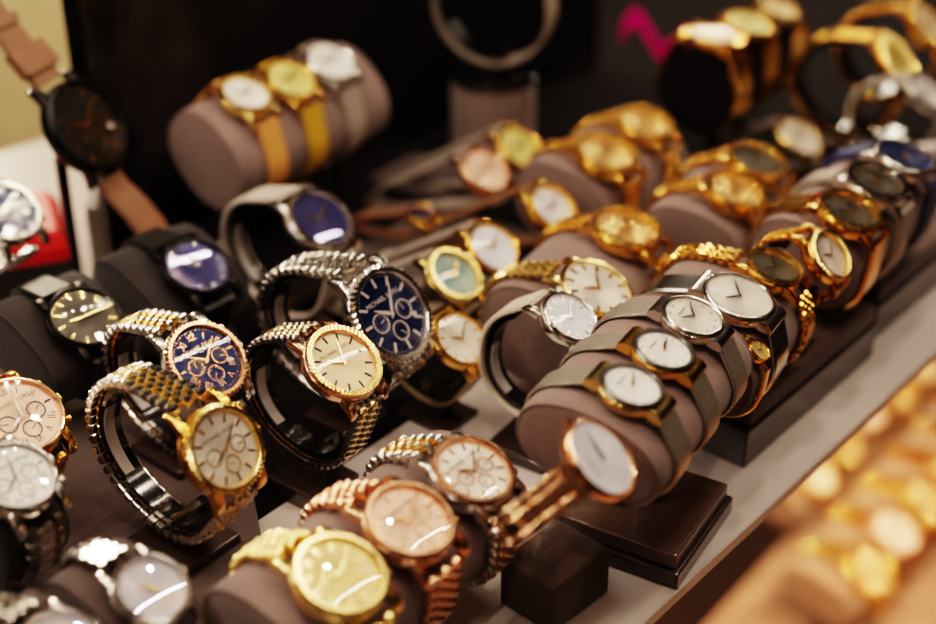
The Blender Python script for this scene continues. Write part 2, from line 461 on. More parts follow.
# local outline of a superellipse (semi-axes a, b; tilt alpha) seen from a watch at phi: returns outline and watch origin offset from its centre
def local_outline(a, b, alpha, phi, off, T, e=2.6):
    d = math.radians(phi - alpha)                      # watch normal is rotated by d from the section's own normal, towards +b axis
    pts = []
    for (w, n) in superell(a + off, b + off, 72, e):   # w along the near-side axis, n along the section normal
        y = -(w * math.cos(d) - n * math.sin(d))       # 12 o'clock points away from the near side
        z = w * math.sin(d) + n * math.cos(d)
        pts.append((y, z))
    zmax = max(p[1] for p in pts); top = [p[0] for p in pts if p[1] > zmax - .6]
    y0 = sum(top) / len(top); zo = zmax - off + T * .52 + 1.2 + .2
    return [(y - y0, z - zo) for y, z in pts], Vector((y0, zo))
def face_axes(th, phi):
    A, b = axes(th); f = math.radians(phi)
    return A, -b * math.cos(f) + ZV * math.sin(f), ZV * math.cos(f) + b * math.sin(f)

# ------------------------------------------------------------------ cushions
def section(a, b, alpha, th, e=2.6, n=72):
    A, bb = axes(th); al = math.radians(alpha)
    w = bb * math.cos(al) - ZV * math.sin(al); nn = ZV * math.cos(al) + bb * math.sin(al)
    return lambda s, pts: [w * p[0] * s + nn * p[1] * s for p in pts], superell(a, b, n, e)
class Cushion:
    """padded display pillow along azimuth th; c0 is the axis point of its first watch"""
    def __init__(s, label, px, py, zface, th, a, b, alpha, phi, T=9, e0=20, e1=20, mat='suede', e=2.6):
        s.label, s.th, s.a, s.b, s.alpha, s.mat, s.e = label, th, a, b, alpha, mat, e
        s.A, s.bb = axes(th); s.e0, s.e1 = e0, e1
        X, U, N = face_axes(th, phi); _, o = local_outline(a, b, alpha, phi, 1.8, T, e)
        s.c0 = at(px, py, zface) - U * o.x - N * o.y
        s.tmax = 0
    def t_of(s, px, py, zface): return (at(px, py, zface) - s.c0).dot(s.A)
    def watch(s, label, t, phi, **kw):
        T = kw.get('T', 9); th = kw.get('th', 2.6); X, U, N = face_axes(s.th, phi)
        out, o = local_outline(s.a, s.b, s.alpha, phi, th / 2 + .9, T, s.e)
        s.tmax = max(s.tmax, t)
        F = frame(X, U, N, s.c0 + s.A * t + U * o.x + N * o.y)
        return make_watch(label, F, out, **kw)
    def finish(s, cat='watch cushion', group=None, base=None, zbase=0., hbase=14, post=True, tiers=1, bsize=(50, 55), name='watch_cushion', boff=0., bmat='wood', legs=None, bside=0., legr=4):
        c = s.c0 - s.A * s.e0; L = s.e0 + s.tmax + s.e1
        mid = c + s.A * L / 2
        root = empty(name, (mid.x, mid.y, zbase)); tag(root, s.label, cat, group)
        org = Vector((mid.x, mid.y, zbase))
        fn, pts = section(s.a, s.b, s.alpha, s.th, s.e)
        rings = []; R = 5.
        prof = [(-.9, .25), (-.7, .6), (-.25, .86), (.35, .955)] + [(R * (1 - math.cos(k)) + .4, 1 - (R / min(s.a, s.b)) * .22 * (1 - math.sin(k))) for k in (.5, 1., 1.57)]
        seq = [(x, k) for x, k in prof] + [(L - x, k) for x, k in reversed(prof)]
        for x, k in seq:
            rings.append([p + c + s.A * x - org for p in fn(k, pts)])
        cu = MB().loops(rings).build('cushion', M[s.mat], root, 60)
        for x in (.4, L - .4):                           # sewn piping round both ends
            rr = []
            for p in fn(.965, pts):
                q = p + c + s.A * x - org; o = p.normalized()
                rr.append([q + o * .55 * math.cos(t) + s.A * .55 * math.sin(t) for t in (0, PI / 3, 2 * PI / 3, PI, 4 * PI / 3, 5 * PI / 3)])
            MB().loops(rr, close=True).build('piping', M[s.mat], cu)
        if base == 'slab':
            zb = hbase
            rot = Matrix.Rotation(math.radians(s.th), 3, 'Z'); bc = s.A * boff - s.bb * bside
            if post: MB().rod((bc.x, bc.y, zb), (bc.x, bc.y, mid.z - zbase - s.b * .8), 4.2, 14).build('post', M['dwood'], root)
            o = MB().box((bc.x, bc.y, zb * .76), (bsize[0] / 2, bsize[1] / 2, zb * .24), rot).build('upper_base', M[bmat], root, 0); bevel(o, 1.0)
            o = MB().box((bc.x, bc.y, zb * .26), (bsize[0] / 2 + 2.2, bsize[1] / 2 + 2.2, zb * .26), rot).build('lower_base', M['dwood'], root, 0); bevel(o, 1.2)
        elif base == 'leg':
            for k in ([t + s.e0 - L / 2 for t in legs] if legs else (-L / 2 + 7, L / 2 - 7)):
                q = s.A * k
                MB().rod((q.x, q.y, 0), (q.x, q.y, mid.z - zbase - s.b * .8), legr, 12).build('post', M['dwood'], root)
        s.mid, s.L = mid, L
        return root

def stand_watch(label, slabel, px, py, zface, azi, phi, a=29, b=24, alpha=None, zbase=0., hb=14, bsize=(38, 44), ringw=9, tagged=True, spec=None, smat='gloss', **kw):
    """a watch on a C-shaped holder: the holder (ring, post, base) is a thing, the watch another"""
    alpha = phi if alpha is None else alpha
    T = kw.get('T', 9); tk = kw.get('th', 2.6); X, U, N = face_axes(azi, phi)
    out, o = local_outline(a, b, alpha, phi, tk / 2 + .9, T, 2.2)
    P = at(px, py, zface); c = P - U * o.x - N * o.y
    w = make_watch(label, frame(X, U, N, P), out, **kw)
    fn, pts = section(a, b, alpha, azi, 2.2)
    root = empty('watch_holder', (c.x, c.y, zbase)); tag(root, slabel, 'watch stand', 'C shaped watch holders')
    org = Vector((c.x, c.y, zbase)); rings = []
    n = len(pts)
    idx = list(range(int(n * .36), int(n * 1.02)))        # open on the upper near side
    for i in idx:
        p = pts[i % n]; q = Vector(fn(1, [p])[0]); s_ = .93 - .06 * abs(math.sin(i * .35)) * 0
        outer, inner = q, q * (1 - 2.6 / q.length)
        rings.append([outer + X * ringw / 2 + c - org, outer - X * ringw / 2 + c - org, inner - X * ringw / 2 + c - org, inner + X * ringw / 2 + c - org])
    MB().loops(rings).build('holder_ring', M[smat], root)
    zc = c.z - zbase; low = min(fn(1, pts), key=lambda p: p.z)
    rz = Matrix.Rotation(math.radians(azi), 3, 'Z'); zl_ = zc + low.z + 1.4; po = X * (kw.get('bw', kw['r']) / 2 + 4.4) + Vector((low.x, low.y, 0))
    pm = MB().box((po.x, po.y, (hb + zl_) / 2), (1.8, 2.4, max(1, (zl_ + 1 - hb) / 2)), rz)
    lw = Vector((low.x, low.y, zl_)); q = X * (kw.get('bw', kw['r']) / 4 + 3)
    pm.box(lw + q, (kw.get('bw', kw['r']) / 4 + 2, 2.4, 1.0), rz); pm.build('post', M['gloss'], root, 0)
    rot = Matrix.Rotation(math.radians(azi), 3, 'Z')
    o = MB().box((low.x, low.y, hb / 2), (bsize[0] / 2, bsize[1] / 2, hb / 2), rot).build('base', M['dwood'], root, 0); bevel(o, 1.0)
    if tagged:
        # pale protective sleeve along the inside of the holder, on its lower far side
        rr = []
        for i in range(int(n * .50), int(n * .72)):
            q = Vector(fn(1, [pts[i % n]])[0]); q1, q2 = q * (1 - 2.9 / q.length), q * (1 - 3.8 / q.length)
            rr.append([q1 + X * .4 + c - org, q1 - X * 4.2 + c - org, q2 - X * 4.2 + c - org, q2 + X * .4 + c - org])
        MB().loops(rr).build('sleeve', M['tag'], root)
    return w, root


# ================================================================== the setting
TH = 52
A0, B0 = axes(TH)
def ab(p, ta, tb): return Vector(p) + A0 * ta + B0 * tb
def poly_prism(pts, z0, z1):
    return MB().loops([[(p[0], p[1], z0) for p in pts], [(p[0], p[1], z1) for p in pts]])
# white display shelf, front edge along A0
E0 = at(640, 624, 0); E1 = at(936, 350, 0); EA = (E1 - E0).normalized(); EB = Vector((EA.y, -EA.x, 0))
q0 = E0 - EA * 500; q1 = E0 + EA * 720
sh = empty('display_shelf', ((q0 + q1) / 2)); tag(sh, 'white glossy display shelf carrying all the upper watches', 'shelf')
o0 = (q0 + q1) / 2
o = poly_prism([q0 - o0, q1 - o0, q1 - EB * 450 - o0, at(115, 120, 0) - o0, at(-80, 175, 0) - o0, q0 - EB * 420 - o0], -5, -.06).build('shelf_board', M['white'], sh, 0)
MB().loops([[p - o0 + EB * .2 + ZV * z for p in (q0, q1, q1 + EB * .7, q0 + EB * .7)] for z in (-5.2, 0.)]).build('edge_trim', M['white'], sh, 0)
# lower shelf
lz = -400
lo = tag(empty('lower_shelf', (o0.x + 300, o0.y, lz)), 'tan velvet lower shelf below the white shelf edge', 'shelf')
oo = Vector((o0.x + 300, o0.y, lz))
M['tan'] = suede('tan_velvet', (.24, .135, .085))
M['tanlight'] = suede('light_tan_velvet', (.62, .40, .25))
MB().box((0, 0, -10), (420, 700, 10), Matrix.Rotation(math.radians(TH - 90), 3, 'Z')).build('shelf_board', M['tan'], lo, 0)
# room
def structure(o): o['kind'] = 'structure'; return o
M['wall'] = suede('cream_wall', (.62, .52, .30)); M['darkwall'] = simple('dark_wall', (.012, .009, .011), .5)
structure(MB().box((300, 1100, -1010), (1900, 1900, 10)).build('floor', M['wood'], None, 0))
structure(MB().box((900, 2100, -150), (1160, 10, 850)).build('wall_back', M['darkwall'], None, 0))
structure(MB().box((-830, 2080, -150), (560, 10, 850)).build('wall_left', M['wall'], None, 0))
M['line'] = simple('wall_line', (.40, .34, .20), .6)
for i, z in enumerate((-220, -60, 90)):
    structure(MB().box((-830, 2066, z), (560, 4, 5)).build('trim_%d' % (i + 1), M['line'], None, 0))
# dark marbled partition behind the left cushion
m, nt, b = newmat('dark_marbled_panel')
n = noise(nt, 14., 6.); nt.links.new(ramp(nt, n.outputs['Fac'], (.006, .005, .007), (.050, .036, .038), .52, .80), b.inputs['Base Color']); b.inputs['Roughness'].default_value = .5; b.inputs['Specular IOR Level'].default_value = .25
M['marble'] = m
pa, pb = axes(44)
p0 = at(140, 258, 0) - pb * 16
pt = empty('partition_panel', p0 + pa * 190); tag(pt, 'dark marbled upright panel behind the left watch cushion', 'panel')
rot = Matrix.Rotation(math.radians(44), 3, 'Z')
MB().box((0, 0, 250), (190, 6, 250), rot).build('board', M['marble'], pt, 0)
e_ = MB().box(-pa * 194 + pb * 1 + ZV * 250, (9, 9, 250), rot).build('end_post', M['gloss'], pt, 0); bevel(e_, 1)

# ------------------------------------------------------------------ trays and bases
def block(name, label, cat, corners, z0, z1, mat, tiers=None, bev=1.2, group=None, m2='dwood'):
    c = sum((Vector(p) for p in corners), Vector()) / len(corners)
    pts = [Vector(p) - c for p in corners]
    root = empty(name, (c.x, c.y, z0)); tag(root, label, cat, group)
    if tiers is None:
        bevel(poly_prism(pts, 0, z1 - z0).build('block', M[mat], root, 0), bev)
    else:
        h = z1 - z0
        bevel(poly_prism(pts, 0, h * tiers - .01).build('lower_base', M[m2], root, 0), bev)
        k = [p * (1 - 3.0 / max(6, p.length)) for p in pts]
        bevel(poly_prism(k, h * tiers, h).build('upper_base', M[mat], root, 0), bev)
    return root
def rect(p, th, L, W):
    """rectangle whose near right corner is p, running L along azimuth th and W back to the left"""
    a, b_ = axes(th); p = Vector((p.x, p.y, 0)); return [p, p + a * L, p + a * L - b_ * W, p - b_ * W]

tr = [(-80, 300, 0), (-78, 470, 0), (-95, 540, 0), (-112, 600, 0), (-114, 650, 0), (-150, 672, 0), (-215, 625, 0), (-340, 520, 0), (-340, 300, 0)]
block('display_tray', 'wide brown suede tray under the leftmost watches', 'tray', tr, .05, 12, 'msuede', m2='dwood')
# front block under the acrylic holder
bp = at(553, 591, 22)
block('display_block', 'small dark brown block in front of the clear acrylic holder', 'block', rect(bp, 46, 34, 27), .05, 22, 'block')
# long two-tier base at the right
lb = at(744, 469, 0)
block('display_plinth', 'long two tier brown base under the second row of cushions on the right', 'base', rect(lb, 50, 119, 50), .05, 30, 'taupe', .66)
rb = at(868, 346, 0)
block('display_plinth', 'two tier brown base under the cushions at the far right edge', 'base', rect(rb + axes(50)[0] * 4, 50, 125, 50), .05, 30, 'taupe', .66)
ZM = 0.
ins = [q0 - EB * 158, E0 + EA * 270 - EB * 158, E0 + EA * 330 - EB * 50, q1 - EB * 50, q1 - EB * 448, Vector((70, 1180, 0)), p0 + pb * 8, Vector((-205, 660, 0)), q0 - EB * 300]
poly_prism([Vector((v.x, v.y, 0)) - o0 for v in ins], -.058, -.02).build('dark_insert', M['cloth'], sh, 0)
def ramp_tray(label, px, py, z, L, back, W, ang):
    """sloped tray rising towards the near right; px, py, z give its top edge end"""
    e0 = at(px, py, z) - A0 * back; h = z; lowz = max(2, z - W * math.tan(math.radians(ang)))
    c = e0 + A0 * L / 2 - B0 * W / 2; c.z = 0; r0 = empty('sloped_tray', c); tag(r0, label, 'tray')
    rings = [[e0 + A0 * k - c, e0 + A0 * k - B0 * W + ZV * (lowz - z) - c, e0 + A0 * k - B0 * W - ZV * z - c + ZV * .05, e0 + A0 * k - ZV * z - c + ZV * .05] for k in (0, L)]
    bevel(MB().loops(rings).build('wedge', M['msuede'], r0, 0), 1.2); return r0

# ================================================================== cushions and their watches
# front cushion with three bracelet watches
c = Cushion('brown suede cushion in front, bearing three bracelet watches', 338, 579, 64, 52, 28, 20, 12, 22, T=11, e0=24, e1=21, e=2.3)
c.watch('pale gold bracelet watch with yellowish dial, nearest of three on front cushion', 0, 22, r=16.8, T=11, case='pgold', dial='champ', bezel='coin', band='jubilee', c1='pgold', c2='pgold', marks='bar', markmat='pgold', handmat='pgold', subs=3, bw=18, th=3.4, lod=0, hands=(10, 10))
c.watch('rose gold bracelet watch with blush dial, middle of three on front cushion', 36.5, 21, r=17, T=11, case='rose', dial='rose', bezel='coin', band='jubilee', c1='rose', c2='rose', marks='bar', markmat='rose', handmat='rose', subs=3, bw=18, th=3.4, text='MICHAEL KORS', hands=(10, 9))
c.watch('two tone steel and gold bracelet watch, farthest of three on front cushion', 73, 20, r=16.4, T=11, case='steel', case2='rose', dial='silver', bezel='coin', band='jubilee', c1='steel', c2='gold', marks='bar', markmat='rose', handmat='rose', subs=3, bw=18, th=3.4, text='MICHAEL KORS', hands=(10, 8))
c.finish(base='leg')

# mesh-band cushion on its square stand
c = Cushion('brown suede cushion on a square dark stand, bearing three mesh band watches', 631, 390, 96, 60, 30, 18, 10, 14, T=7, e0=17, e1=18, e=2.2)
kw = dict(T=7, band='meshband', c1='mesh', th=1.2, lug='bar', marks='dots', markmat='dark', text='SKAGEN', texty=.45, bw=13)
c.watch('small gold watch with white dial and steel mesh band, nearest of three on stand', 0, 14, r=12.6, case='pgold', case2='dsteel', bezel='wide', dial='white', handmat='pgold', hands=(2, 11), **kw)
c.watch('small copper gold watch with dark bezel and mesh band, middle of three on stand', 28, 14, r=12.6, case='gold', case2='dsteel', bezel='wide', dial='white', handmat='rose', hands=(2, 12), **kw)
c.watch('small steel watch with silvery dial and mesh band, farthest of three on stand', 56, 13, r=12.6, case='steel', dial='silver', handmat='steel', hands=(10, 9), **kw)
c.finish(base='slab', hbase=15, bsize=(54, 54), boff=13.5, bside=1)

# second cushion of that row, standing on the long base
kb = Cushion('brown suede cushion on the long base, bearing a silver bangle watch', 738, 300, 80, 60, 32, 19, 10, 14, T=7, e0=26, e1=10)
kb.watch('silver bangle watch with pale dial behind the three mesh band watches', 0, 14, r=16, T=7, case='steel', dial='silver', band='meshband', c1='steel', bw=16, th=1.6, lug='bar', marks='none', handmat='steel', lod=1)
kb.watch('slim gold bangle watch seen edge on beside the silver bangle watch', -20, 40, r=5, T=5, case='gold', dial='champ', band='meshband', c1='gold', bw=5, th=1.6, lug='bar', marks='none', handmat='gold', lod=2)
kb.watch('ornate gold bracelet watch on cushion beyond the silver bangle watch', 31, 16, r=12.4, T=8, case='gold', dial='grey', bezel='stones', band='beads', c1='gold', bw=14, th=3, lug='four', marks='none', handmat='gold', lod=1)
kb.finish(base='leg', zbase=30.05, legs=(-13, 20))

# big cushion with gold watches behind the cream strap watch
k2 = Cushion('broad brown suede cushion behind the cream strap watch', 590, 288, 66, 60, 31, 25, 8, 20, T=9, e0=11, e1=14)
k2.watch('gold bracelet watch with open pale dial just behind the cream strap watch', 0, 24, r=18, case='pgold', dial='silver', bezel='plain', band='beads', c1='pgold', bw=15, markmat='gold', handmat='gold', lod=1)
k2.watch('bright gold watch with golden dial on the broad cushion', k2.t_of(629, 237, 66), 12, r=17, case='gold', dial='amber', bezel='stones', band='jubilee', c1='gold', bw=15, lod=1)
k2.finish(base='leg', legs=(14, 38))

k3 = Cushion('brown suede cushion in the back row with two gold watches, right of centre', 735, 195, 70, 60, 27, 22, 8, 18, T=9, e0=20, e1=20)
k3.watch('gold bracelet watch with gold dial, nearer of two on right of centre cushion', 0, 16, r=15.8, case='gold', dial='amber', bezel='stones', band='jubilee', c1='gold', bw=14, lod=2)
k3.watch('gold bracelet watch with dark dial, farther of two on right of centre cushion', 36, 14, r=15.8, case='gold', dial='grey', bezel='stones', band='jubilee', c1='gold', bw=15, lod=2)
k3.finish(base='leg', legs=(-13, 18))

k4 = Cushion('brown suede cushion in the back row with two gold watches, near the pedestal', 606, 157, 66, 52, 29, 23, 8, 18, T=9, e0=18, e1=20)
k4.watch('gold watch with bright amber dial, nearer of two on the cushion beside the pedestal', 0, 16, r=17, case='gold', dial='amber', bezel='stones', band='jubilee', c1='gold', bw=15, lod=2)
k4.watch('gold watch with amber dial, farther of two on the cushion beside the pedestal', 42, 14, r=16, case='gold', dial='amber', bezel='stones', band='jubilee', c1='gold', bw=15, lod=2)
k4.finish(base='leg', legs=(14, 30))

k5 = Cushion('brown suede cushion on the far right base with three watches', 848, 215, 85, 54, 26, 20, 8, 16, T=9, e0=13, e1=22)
k5.watch('gold bracelet watch with dark olive dial, nearest of three on far right cushion', 0, 16, r=15, case='gold', dial='grey', bezel='stones', band='meshband', c1='gold', bw=15, lod=1)
k5.watch('silver watch with dark dial, middle of three on far right cushion', 34, 14, r=15, case='steel', dial='grey', bezel='stones', band='meshband', c1='mesh', bw=15, lod=1)
k5.watch('silver watch on a navy strap, farthest of three on far right cushion', 68, 14, r=15, case='steel', dial='blue', band='strap', c1='nleather', bw=16, lod=2)
k5.finish(base='leg', zbase=30.05, legs=(17, 51))

# cushion at the back left with three leather strap watches
k6 = Cushion('rounded taupe cushion in front of the dark marbled panel', 249, 101, 92, 53, 28, 23, 40, 30, T=8, e0=24, e1=30, e=2.3)
kw = dict(T=8, band='strap', th=1.8, marks='none', lod=1, bw=15)
k6.watch('watch with glowing pale dial on orange strap, first on taupe cushion', 0, 24, r=14.2, case='pgold', dial='white', bezel='stones', c1='oleather', **kw)
k6.watch('gold watch with cream dial on mustard strap, second on taupe cushion', 31, 28, r=14.4, case='gold', dial='lime', c1='yleather', **kw)
k6.watch('silver watch with pale dial on grey strap, third on taupe cushion', 62, 30, r=14.4, case='steel', dial='white', c1='gleather', **kw)
k6.finish(base='leg', legs=(-14, 78))

# dark cushions at the left
def left(label, px, py, z, azi, a, b, alpha, phi, T, mat, wl, e0=24, e1=22, zb=12.05, base='leg', legs=None, legr=4, **kw):
    c = Cushion(label, px, py, z, azi, a, b, alpha, phi, T=T, e0=e0, e1=e1, mat=mat)
    c.watch(wl, 0, phi, T=T, **kw); c.finish(base=base, zbase=zb, legs=legs, legr=legr); return c
left('black suede cushion at left under the grey dial watch', 84, 320, 58, 48, 28, 17, 20, 28, 9, 'dsuede',
     'black leather strap watch with grey green dial on black cushion', r=16.6, case='black', dial='grey', band='strap', c1='bleather', bw=17, markmat='pgold', handmat='pgold', th=2.2, e0=24, e1=22, hands=(9, 15))
left('black suede cushion under the violet reflecting watch', 196, 269, 58, 48, 28, 17, 20, 28, 9, 'dsuede',
     'black leather strap watch with violet reflecting glass on black cushion', r=16.6, case='black', dial='violet', crystal='bluecrystal', band='strap', c1='bleather', bw=19, markmat='steel', handmat='steel', th=2.4, lod=0, e0=26, e1=24)
left('black suede cushion at left edge under the rose gold chronograph', 19, 419, 60, 52, 27, 18, 20, 30, 11, 'dsuede',
     'rose gold chronograph with blush dial at left edge', r=18, case='gold', case2='rose', dial='rose', band='three', c1='gold', bw=18, subs=3, marks='roman', markmat='dark', handmat='dsteel', th=3, e0=14.5, e1=13.5, legs=(-12, 11), legr=2.4, text='MICHAEL KORS', hands=(8, 3))
left('black suede cushion at left edge under the steel chronograph', 14, 481, 70, 52, 27, 18, 20, 26, 11, 'dsuede',
     'steel chronograph with white dial at left edge', r=15.4, case='steel', case2='dsteel', dial='white', band='three', c1='dsteel', c2='steel', bw=17, subs=3, marks='roman', markmat='dsteel', handmat='dsteel', th=3, e0=14.5, e1=13.5, legs=(-12, 11), legr=2.4, text='MICHAEL KORS', hands=(8, 3))
left('dark brown cushion at the bottom left under the crystal bracelet watch', 150, 592, 58, 52, 23, 16, 14, 28, 9, 'msuede',
     'silver watch with beaded crystal bracelet and pearly dial at bottom left', r=13.8, case='steel', dial='pearl', bezel='stones', band='beads', c1='dsteel', c2='steel', bw=15, marks='none', handmat='pgold', th=3.2, e0=16, e1=14, legs=(-12.2, 11.2), legr=2.4, crystal='bluecrystal', secs=30, hands=(10, 25))
left('dark brown cushion in the bottom left corner', 60, 648, 56, 52, 23, 16, 14, 26, 9, 'msuede',
     'silver beaded bracelet watch half cut off in bottom left corner', r=13.8, case='steel', dial='pearl', bezel='stones', band='beads', c1='dsteel', c2='steel', bw=15, marks='none', handmat='steel', th=3.2, e0=16, e1=14, legs=(-12.2, 11.2), legr=2.4, crystal='bluecrystal')

# ================================================================== watches on C holders
MK = 'MICHAEL KORS'
stand_watch('large steel and rose gold bracelet chronograph with navy roman dial', 'black C holder inside the navy roman dial chronograph', 204, 363, 67, 50, 40, a=29, b=24, alpha=12, zbase=12.05, hb=4, bsize=(28, 32),
    r=18, T=11, case='steel', case2='rose', dial='blue', bezel='coin', band='jubilee', c1='steel', c2='gold', bw=19, subs=3, marks='roman', markmat='rose', handmat='rose', th=3.4, text=MK, hands=(10, 8))
stand_watch('two tone bracelet watch with gold bezel and silvery dial, big ring nearest camera', 'black C holder inside the gold bezel two tone watch', 221, 450, 71, 52, 57, a=32, b=28, alpha=25, zbase=12.05, hb=4, bsize=(32, 34),
    r=17.2, T=11, case='gold', case2='pgold', dial='silver', bezel='coin', band='jubilee', c1='steel', c2='pgold', bw=18, subs=3, markmat='pgold', handmat='pgold', th=3.4, text=MK, hands=(8, 8))
stand_watch('two tone dress watch with stone set bezel and cream dial in centre', 'black C holder inside the stone set dress watch', 341, 365, 72, 52, 35, a=27, b=25, alpha=14, hb=9, bsize=(26, 30),
    r=16.8, T=9, case='rose', case2='rose', dial='cream', bezel='stones', band='fine', c1='dsteel', c2='pgold', bw=16, marks='bar', markmat='dark', handmat='rose', th=3, text=MK, hands=(10, 4))
stand_watch('large steel chronograph with blue black dial and ribbed bezel', 'black C holder inside the blue black chronograph', 387, 316, 68, 54, 52, a=32, b=27, alpha=18, hb=9, bsize=(26, 28),
    r=22, T=12, case='steel', dial='blue', bezel='coin', band='jubilee', c1='steel', c2='steel', bw=21, subs=3, marks='bar', markmat='white', handmat='white', th=3.6, text=MK, hands=(10, 5))
stand_watch('gold watch with pale ribbed dial on mesh band, right of the large chronograph', 'black C holder inside the gold mesh band watch', 459, 341, 45, 52, 38, a=21, b=17, alpha=22, hb=3, bsize=(24, 30),
    r=14, T=8, case='gold', dial='silver', band='meshband', c1='gmesh', bw=14, lug='bar', marks='bar', markmat='pgold', handmat='pgold', th=1.4, hands=(10, 9))
stand_watch('silver watch on pale grey leather strap with violet blue glass', 'black C holder inside the violet blue watch on the pale grey strap', 318, 222, 70, 54, 36, a=31, b=27, alpha=16, hb=9, bsize=(26, 30),
    r=17.2, T=9, case='steel', dial='violet', crystal='bluecrystal', band='strap', c1='pleather', bw=19, bezel='stones', marks='none', handmat='pgold', th=2.2)
stand_watch('silver watch with white dial on cream strap, left of the mesh band cushion', 'black C holder inside the white dial cream strap watch', 568, 320, 73, 56, 30, a=22, b=25, alpha=12, hb=6, bsize=(28, 30),
    r=13.1, T=8, case='steel', dial='ice', band='strap', buckle=False, c1='wleather', bw=16, marks='bar', markmat='steel', handmat='steel', th=2, lod=0, hands=(10, 8))

# ------------------------------------------------------------------ rose gold watch reaching out over the acrylic holder
A8, _ = axes(68); N8 = Vector((.61, -.246, .755)).normalized()
g = math.radians(13); U8 = (N8.cross(A8)); U8 = U8 if U8.z > 0 else -U8
u8 = (-A8 * math.cos(g) + U8 * math.sin(g)).normalized(); u8 = (u8 - N8 * u8.dot(N8)).normalized()
P8 = Vector((.0833, CP - .0949 * SP, 0)) * 536; P8.z = CAMH - 536 * (SP + .0949 * CP)
out8 = [(y + 13, z - 14.5) for y, z in superell(31, 8.5, 64, 2.2)]
make_watch('rose gold link watch with plain white dial in front of the mesh band cushion', frame(u8.cross(N8), u8, N8, P8), out8, r=15.4, T=7, case='rose', dial='ice', bezel='thin', lug='wide', band='block', c1='rose', c2='rose', bw=14,
    marks='none', markmat='steel', handmat='steel', th=2.6, text='SKAGEN', texty=.5, hands=(3, 16), name='wristwatch')
hc = at(551, 551, 22)
ah = empty('acrylic_holder', (hc.x, hc.y, 22.05)); tag(ah, 'clear acrylic holder under the rose gold link bracelet on the dark block', 'watch stand')
hz = 23
bevel(MB().box((0, 0, hz / 2), (11, 3, hz / 2), Matrix.Rotation(math.radians(46), 3, 'Z')).build('plate', M['acrylic'], ah, 0), 3, 3)
bevel(MB().box((0, 0, 1), (12, 6, 1), Matrix.Rotation(math.radians(46), 3, 'Z')).build('foot', M['acrylic'], ah, 0), .6, 2)

# ------------------------------------------------------------------ watches laid loosely on the middle tray
def lay_watch(label, px, py, zf, azi, phi, a=42, b=7, alpha=0, **kw):
    T = kw.get('T', 9); tk = kw.get('th', 2.6); X, U, N = face_axes(azi, phi)
    out, o = local_outline(a, b, alpha, phi, tk / 2 + .9, T, 2.2)
    return make_watch(label, frame(X, U, N, at(px, py, zf)), out, **kw)
lay_watch('watch with teal stone dial and gold beads, laid on the sloped middle tray', 452, 278, 48, 52, 36, a=42, alpha=-25, r=14.3, case='pgold', dial='teal', bezel='stones', band='strap', c1='gleather', bw=13, marks='none', th=2, lod=1)
lay_watch('watch with white dial and gold edge, laid behind the teal dial watch', 491, 250, 48, 52, 38, a=42, alpha=-25, r=14.3, case='gold', dial='ice', bezel='plain', band='strap', c1='gleather', bw=13, marks='none', th=2, lod=1)
lay_watch('gold watch with pale blue dial on a tan strap, behind the white dial watch', 550, 210, 50, 52, 38, a=42, alpha=-25, r=14.3, case='gold', dial='pearl', bezel='stones', band='strap', c1='brleather', bw=13, marks='none', th=2, lod=1)
lay_watch('watch with rose dial lying in front of the pedestal', 484, 173, 45, 52, 36, a=42, alpha=-25, r=14.4, case='rose', dial='rose', band='strap', c1='gleather', bw=14, marks='none', th=2, lod=2)
lay_watch('watch with yellow green dial lying just before the pedestal', 518, 150, 45, 52, 38, a=42, alpha=-25, r=14.4, case='gold', dial='lime', band='strap', c1='gleather', bw=14, marks='none', th=2, lod=2)
ramp_tray('sloped brown tray under the teal and white dial watches in the middle', 452, 288, 8, 94, 18, 76, 30)
ramp_tray('sloped brown tray under the rose and yellow green dial watches at the back', 486, 188, 7, 44, 24, 70, 30)
lay_watch('slim watch with dark blue dial and gold buckle left on the middle tray', 420, 216, 30, 52, 8, a=24, b=4, alpha=-14, r=7.6, T=7, case='gold', dial='blue', band='strap', c1='brleather', bw=9, marks='none', th=1.8, lod=2)
# gold watches at the right between the cushions
stand_watch('ornate gold watch with silver dial leaning between the two right bases', 'small dark holder inside the leaning ornate gold watch', 826, 258, 79, 56, 46, a=15, b=11, alpha=30, zbase=30.05, hb=3, bsize=(14, 16), ringw=6, tagged=False, r=12.5, case='gold', dial='silver', bezel='stones', band='jubilee', c1='gold', bw=10, marks='none', th=2.4, lod=1)

# ------------------------------------------------------------------ pedestal with its ring holder
pc = at(493, 158, 0); pc.z = ZM
pd = empty('round_pedestal', pc); tag(pd, 'round taupe pedestal with dark top at the back', 'pedestal')
MB().lathe([(24, 0), (25, 1), (25, 51), (24, 52)], 48).build('drum', M['suede'], pd)
MB().lathe([(24.5, 52), (25.2, 52.6), (25.2, 55.4), (24.5, 56)], 48).build('top_disc', M['gloss'], pd)
out, o = local_outline(33, 33, 0, 20, 2.2, 8, 2.0)
X, U, N = face_axes(70, 20)
make_watch('copper toned watch on a taupe strap standing on the pedestal', frame(X, U, N, pc + ZV * 98 + U * o.x + N * o.y), out, r=17, T=8, case='rose', dial='champ', band='strap', c1='gleather', bw=17, marks='none', th=2.2, lod=2)
hl = empty('ring_holder', pc + ZV * 56.05); tag(hl, 'dark ring holder on the round pedestal', 'watch stand')
A7, B7 = axes(70); rr = []
for i in range(20, 48):
    t = 2 * PI * i / 48 + PI / 2 + .2; d = -B7 * math.cos(t) + ZV * math.sin(t)
    rr.append([ZV * 41.95 + d * 32 + A7 * 5, ZV * 41.95 + d * 32 - A7 * 5, ZV * 41.95 + d * 29.5 - A7 * 5, ZV * 41.95 + d * 29.5 + A7 * 5])
MB().loops(rr).build('holder_ring', M['gloss'], hl)
